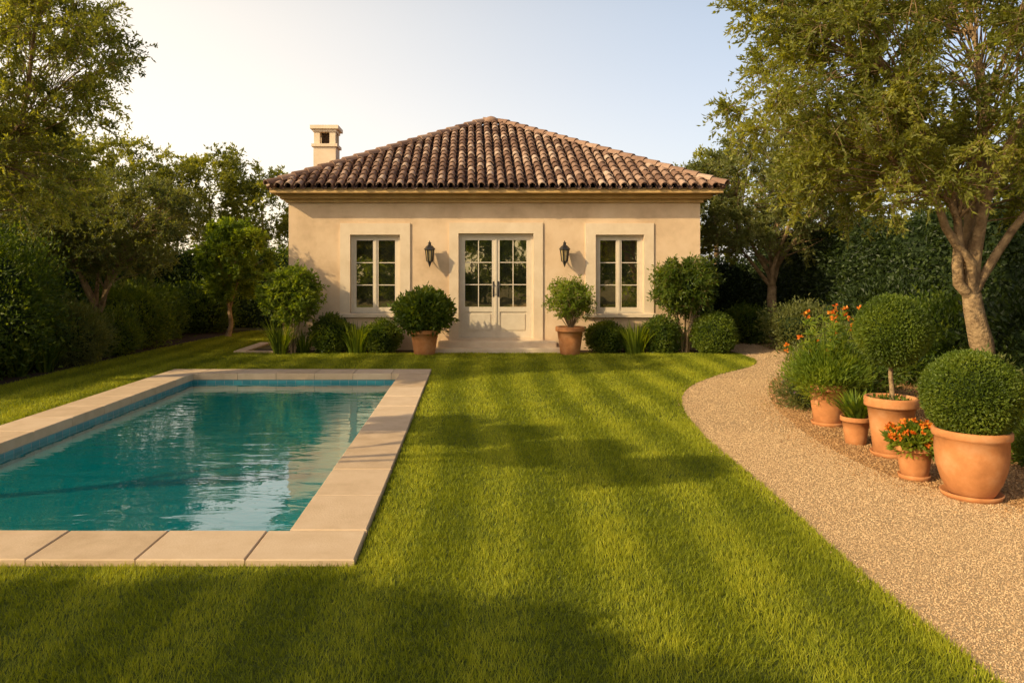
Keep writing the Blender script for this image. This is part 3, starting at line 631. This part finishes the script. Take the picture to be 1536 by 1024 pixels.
for (x,y,z,rx,ry,rz,n,L,W,lf) in [
  (6.9,18.3,.4,.5,.5,.5,5000,.07,.04,'green'),(7.4,16.4,.5,.7,.7,.6,6000,.07,.03,'oliveg'),(8.1,14.2,.7,.8,1.0,.9,8000,.09,.05,'dark'),(6.9,13.2,.35,.6,.7,.45,6000,.08,.018,'oliveg'),
  (7.3,11.4,.6,.8,.9,.75,8000,.09,.04,'green'),(5.7,11.6,.3,.6,.6,.38,6000,.07,.016,'oliveg'),(7.6,9.6,.7,.8,.8,.9,8000,.09,.05,'dark'),(5.2,10.2,.32,.55,.55,.42,6000,.07,.02,'green'),
  (6.3,7.3,.40,.6,.6,.5,7000,.08,.04,'dark'),(5.6,8.0,.35,.5,.5,.42,5500,.07,.02,'oliveg'),(7.2,6.6,.6,.8,.8,.8,7000,.09,.05,'dark'),(5.2,6.5,.22,.35,.4,.30,4500,.07,.02,'green')]:
    shrub('border_shrub',(x,y,z),(rx,ry,rz),n,L,W,M[lf],.20,.34,.4,.32)
mb=MB(); c=(4.35,9.4,0); bush(mb,(c[0],c[1],.2),(.36,.36,.28),4500,.06,.012,0,1,.2,.4,.7,.4)
P=sample_ell((c[0],c[1],.30),(.34,.34,.28),40,.85); P=P[P[:,2]>.2]; flowers(mb,P,.022,5)
mb.build('lavender_plant',[M['oliveg'],M['core'],M['terra'],M['soil'],M['bark'],M['purple']],c)

# ---------------------------------------------------------------- light
az=118; el=29
sd=Vector((-math.sin(R(az))*math.cos(R(el)),math.cos(R(az))*math.cos(R(el)),math.sin(R(el))))
sl=bpy.data.lights.new('sun','SUN'); sl.energy=5.0; sl.angle=R(.6); sl.color=(1,.79,.45)
so=bpy.data.objects.new('sun',sl); so.rotation_euler=sd.to_track_quat('Z','Y').to_euler(); so.location=(0,0,20); scene.collection.objects.link(so)
w=bpy.data.worlds.new('World'); scene.world=w; w.use_nodes=True; nd=w.node_tree.nodes; ln=w.node_tree.links
sk=nd.new('ShaderNodeTexSky'); sk.sky_type='NISHITA'; sk.sun_disc=False; sk.sun_elevation=R(el); sk.sun_rotation=R(360-az); sk.dust_density=4; sk.air_density=.8
bg=nd['Background']; bg.inputs[1].default_value=.12
# warm evening haze low in the sky, brighter towards the sun's side
tc=nd.new('ShaderNodeTexCoord')
dp=nd.new('ShaderNodeVectorMath'); dp.operation='DOT_PRODUCT'; ln.new(tc.outputs['Generated'],dp.inputs[0]); dp.inputs[1].default_value=(-math.sin(R(az)),math.cos(R(az)),.0)
mr=nd.new('ShaderNodeMapRange'); mr.interpolation_type='SMOOTHSTEP'; mr.inputs[1].default_value=-1.0; mr.inputs[2].default_value=.18; ln.new(dp.outputs['Value'],mr.inputs[0])
mx=nd.new('ShaderNodeMix'); mx.data_type='RGBA'; ln.new(mr.outputs[0],mx.inputs[0]); mx.inputs[6].default_value=(2.1,2.7,3.3,1); mx.inputs[7].default_value=(7.9,6.6,4.6,1)
sp=nd.new('ShaderNodeSeparateXYZ'); ln.new(tc.outputs['Generated'],sp.inputs[0])
up=nd.new('ShaderNodeMapRange'); up.interpolation_type='SMOOTHSTEP'; up.inputs[1].default_value=.30; up.inputs[2].default_value=.70; up.inputs[3].default_value=1; up.inputs[4].default_value=.06; ln.new(sp.outputs[2],up.inputs[0])
sc=nd.new('ShaderNodeVectorMath'); sc.operation='SCALE'; ln.new(mx.outputs[2],sc.inputs[0]); ln.new(up.outputs[0],sc.inputs['Scale'])
hz=nd.new('ShaderNodeMapRange'); hz.inputs[1].default_value=.0; hz.inputs[2].default_value=.42; hz.inputs[3].default_value=1; hz.inputs[4].default_value=0; hz.interpolation_type='SMOOTHSTEP'; ln.new(sp.outputs[2],hz.inputs[0])
hc=nd.new('ShaderNodeMix'); hc.data_type='RGBA'; ln.new(hz.outputs[0],hc.inputs[0]); hc.inputs[6].default_value=(0,0,0,1); hc.inputs[7].default_value=(2.7,1.9,1.0,1)
a1=nd.new('ShaderNodeVectorMath'); a1.operation='ADD'; ln.new(sk.outputs[0],a1.inputs[0]); ln.new(sc.outputs[0],a1.inputs[1])
a2=nd.new('ShaderNodeVectorMath'); a2.operation='ADD'; ln.new(a1.outputs[0],a2.inputs[0]); ln.new(hc.outputs[2],a2.inputs[1])
ln.new(a2.outputs[0],bg.inputs[0])

# ---------------------------------------------------------------- camera
cam=bpy.data.cameras.new('camera'); cam.sensor_width=36; cam.lens=25.8; cam.shift_x=.041; cam.shift_y=-.0664; cam.clip_end=2000; cam.clip_start=.05
co=bpy.data.objects.new('camera',cam); co.location=(0,0,1.73); co.rotation_euler=(R(90),0,0); scene.collection.objects.link(co); scene.camera=co
scene.view_settings.view_transform='Standard'; scene.view_settings.look='None'; scene.view_settings.exposure=0
